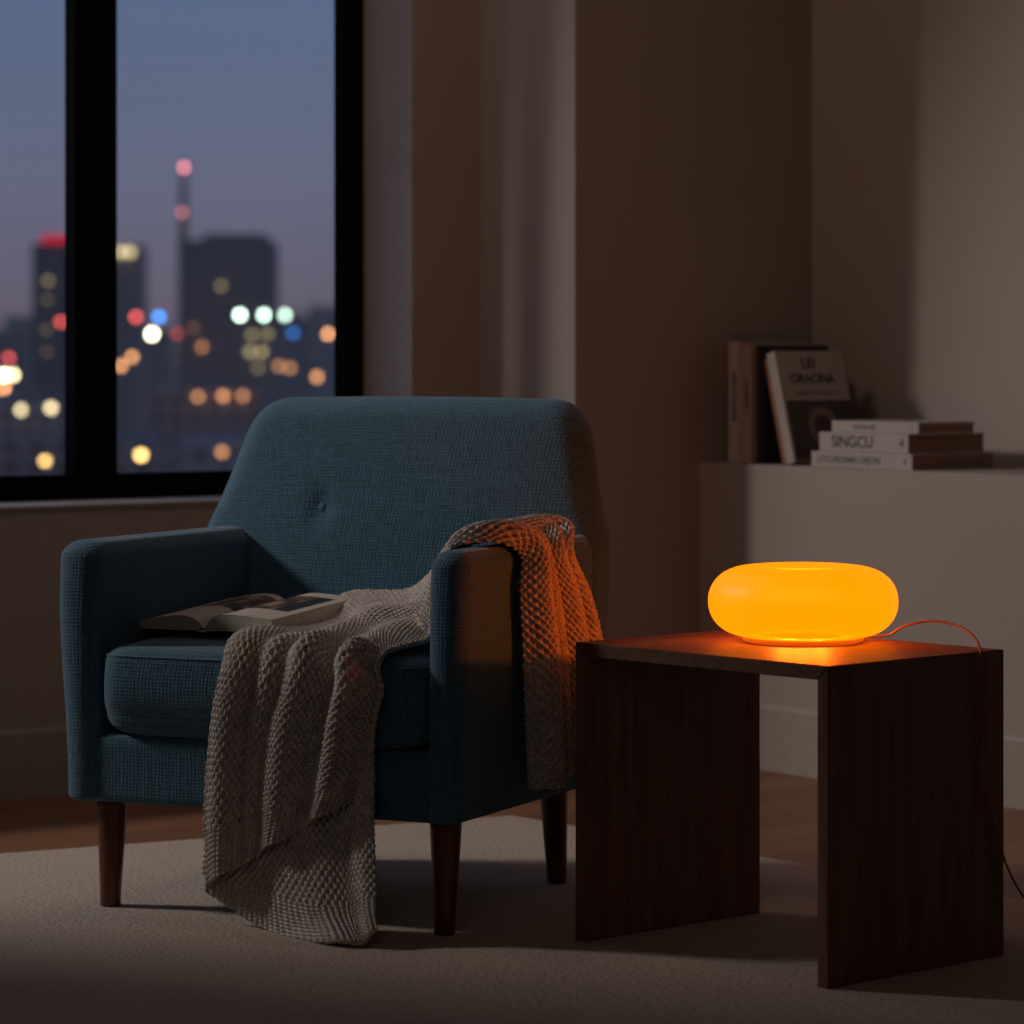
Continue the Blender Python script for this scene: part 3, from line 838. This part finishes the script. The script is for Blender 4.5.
# mast
mp = px2w(182, 240, 1000)
v, f = tube([(mp[0] - B1.location.x, 5, mp[2] - GZ), (mp[0] - B1.location.x, 5, px2w(182, 165, 1000)[2] - GZ)], [1.5, 0.9], 10); mesh_obj('roof_mast', v, f, TOW[0], B1)
for (px, py, st) in ((183, 167, 5.0), (181, 212, 2.0)):
    P = px2w(px, py, 1000); o = bulb_mesh('mast_light', 0.9, PNK, st); o.parent = B1; o.location = (P[0] - B1.location.x, 2.6, P[2] - GZ)
B2 = building('slim dark tower with a red rooftop sign at the left of the window', 32, 74, 243, 1300, TOW[0], 40,
    windows=((48, 281, 3, OLV, 0.9), (47, 300, 2.5, OLV, 0.5), (46, 330, 2.5, OLV, 0.5), (47, 352, 2.5, OLV, 0.4)))
P0 = px2w(42, 236, 1300); P1 = px2w(72, 236, 1300)
bm = bmesh.new(); add_box(bm, (P0[0] - B2.location.x, -1, B1.location.z * 0 + px2w(0, 243, 1300)[2] - GZ), (P1[0] - B2.location.x, 2, px2w(0, 235, 1300)[2] - GZ))
from_bm('rooftop_sign', bm, emit('red_sign', (1.0, 0.03, 0.08), 0.55), B2)
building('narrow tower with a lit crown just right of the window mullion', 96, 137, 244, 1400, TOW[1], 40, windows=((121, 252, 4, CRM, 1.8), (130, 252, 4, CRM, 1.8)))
GB = 'low blocks along the skyline'
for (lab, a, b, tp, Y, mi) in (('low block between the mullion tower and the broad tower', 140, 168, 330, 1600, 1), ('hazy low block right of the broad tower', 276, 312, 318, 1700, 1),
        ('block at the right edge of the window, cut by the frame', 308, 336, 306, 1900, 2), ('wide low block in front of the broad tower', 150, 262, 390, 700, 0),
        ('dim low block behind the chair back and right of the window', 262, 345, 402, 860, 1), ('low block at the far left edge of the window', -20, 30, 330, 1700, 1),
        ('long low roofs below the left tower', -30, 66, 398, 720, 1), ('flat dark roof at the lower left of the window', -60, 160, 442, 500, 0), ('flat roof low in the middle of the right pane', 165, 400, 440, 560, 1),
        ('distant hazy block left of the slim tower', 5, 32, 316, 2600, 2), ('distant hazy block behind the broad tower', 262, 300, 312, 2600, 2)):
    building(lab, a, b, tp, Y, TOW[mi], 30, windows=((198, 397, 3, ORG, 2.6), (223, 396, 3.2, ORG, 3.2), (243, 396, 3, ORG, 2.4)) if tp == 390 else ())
# individual lights
lights = [
 (61, 322, 3.2, RED, 4.0, 'red light beside the mullion in the left pane'), (136, 317, 3.2, RED, 5, 'red light just right of the mullion'), (159, 317, 3.4, BLU, 6.5, 'bright blue light between the towers'),
 (152, 334, 3.8, WHT, 16, 'brightest warm white light below the blue one'), (177, 334, 3, RED, 1.6, 'dim red light at the foot of the broad tower'), (132, 357, 3.2, ORG, 5, 'orange light, right one of a pair by the mullion'),
 (121, 366, 3.2, ORG, 5, 'orange light, left one of a pair by the mullion'), (240, 315, 3.4, GRN, 13, 'white green light, leftmost of three in a row'), (264, 315, 3.4, GRN, 10, 'white green light, middle of three in a row'),
 (285, 315, 3.4, GRN, 6.5, 'white green light, rightmost of three in a row'), (293, 333, 3.4, BLU, 1.8, 'dim blue light below the row of green lights'), (328, 334, 3.2, ORG, 6, 'orange light at the right edge of the window'),
 (317, 377, 3.2, ORG, 4, 'orange light low beside the right window frame'), (279, 366, 3.6, ORG, 1.6, 'dim orange light, left half of a blurred pair'), (290, 368, 3.6, ORG, 1.6, 'dim orange light, right half of a blurred pair'),
 (9, 358, 3.0, RED, 4, 'red light above the white pair at the left edge'), (4, 375, 3.6, WHT, 16, 'bright white light at the left edge of the picture'), (13, 375, 3.4, CRM, 10, 'cream light right beside the white one at the left edge'),
 (4, 388, 3.2, ORG, 8, 'orange light below the white one at the left edge'), (21, 410, 3.6, CRM, 4.5, 'left of two cream lights below the slim tower'), (51, 408, 3.8, CRM, 5, 'right of two cream lights below the slim tower'),
 (45, 461, 3.4, AMB, 7, 'amber light low in the left pane'), (141, 455, 3.9, AMB, 9, 'amber light low in the right pane'), (222, 452, 3.6, ORG, 2.6, 'dim orange light low beside the chair back')]
for (px, py, r, col, st, lab) in lights:
    Y = 690.0 if py < 395 else 480.0
    if py < 330: Y = 950.0
    P = px2w(px, py, Y); o = bulb_mesh('street_light', r / F_PX * Y, col, st)
    o.location = P; tag(o, lab, 'light', 'distant street lights outside the window')

# ------------------------------------------------------------------ world and lights
w = bpy.data.worlds.new('dusk'); sc.world = w; w.use_nodes = True
nt = w.node_tree; nt.nodes.clear()
tc = nt.nodes.new('ShaderNodeTexCoord'); sp = nt.nodes.new('ShaderNodeSeparateXYZ'); cr = nt.nodes.new('ShaderNodeValToRGB')
bg = nt.nodes.new('ShaderNodeBackground'); wo_ = nt.nodes.new('ShaderNodeOutputWorld')
nt.links.new(tc.outputs['Generated'], sp.inputs[0]); nt.links.new(sp.outputs[2], cr.inputs[0]); nt.links.new(cr.outputs[0], bg.inputs[0]); nt.links.new(bg.outputs[0], wo_.inputs[0])
stops = [(0.0, (0.075, 0.065, 0.095)), (0.012, (0.145, 0.122, 0.170)), (0.05, (0.150, 0.155, 0.235)), (0.11, (0.115, 0.165, 0.280)), (0.5, (0.075, 0.135, 0.29)), (1.0, (0.05, 0.10, 0.24))]
e = cr.color_ramp.elements
while len(e) < len(stops): e.new(0.5)
for i, (p, c) in enumerate(stops): e[i].position = p; e[i].color = (*c, 1)
bg.inputs[1].default_value = 1.0

def light(name, kind, loc, energy, color, size=None, target=None, **kw):
    ld = bpy.data.lights.new(name, kind); ld.energy = energy; ld.color = color
    if size is not None:
        if kind == 'AREA': ld.size = size
        else: ld.shadow_soft_size = size
    for k, v in kw.items(): setattr(ld, k, v)
    o = bpy.data.objects.new(name, ld); COL.objects.link(o); o.location = loc
    if target is not None: o.rotation_euler = (Vector(target) - Vector(loc)).to_track_quat('-Z', 'Y').to_euler()
    return o
az, el = math.radians(-8), math.radians(-25)
LP = Vector((-4.6, 6.3, 3.1 + RZ))
light('outside_lamp', 'SPOT', LP, 430, (1.0, 0.88, 0.80), 0.32, LP + Vector((math.cos(az) * math.cos(el), math.sin(az) * math.cos(el), math.sin(el))), spot_size=math.radians(42), spot_blend=0.25)
light('fill_light', 'AREA', (-0.6, 1.2, 2.65), 3.8, (1.0, 0.92, 0.84), 1.0, (0.0, 5.2, 0.4))  # added fill from the camera side for chair and table fronts, no real fixture
light('fill_light', 'AREA', (-0.7, 6.0, 2.65), 6.0, (1.0, 0.73, 0.58), 0.6, (0.3, 7.5, 1.1))  # warm fill added above the chair to brighten the recess wall, no fixture there

vs = sc.view_settings; sc.display_settings.display_device = 'sRGB'
vs.view_transform = 'Standard'; vs.look = 'None'; vs.gamma = 1.0; vs.exposure = 0.0; vs.use_curve_mapping = False
sc.cycles.use_denoising = True
try: sc.cycles.denoiser = 'OPENIMAGEDENOISE'
except Exception: pass
sc.cycles.max_bounces = 8; sc.cycles.diffuse_bounces = 5; sc.cycles.transparent_max_bounces = 12
sc.cycles.sample_clamp_indirect = 4.0
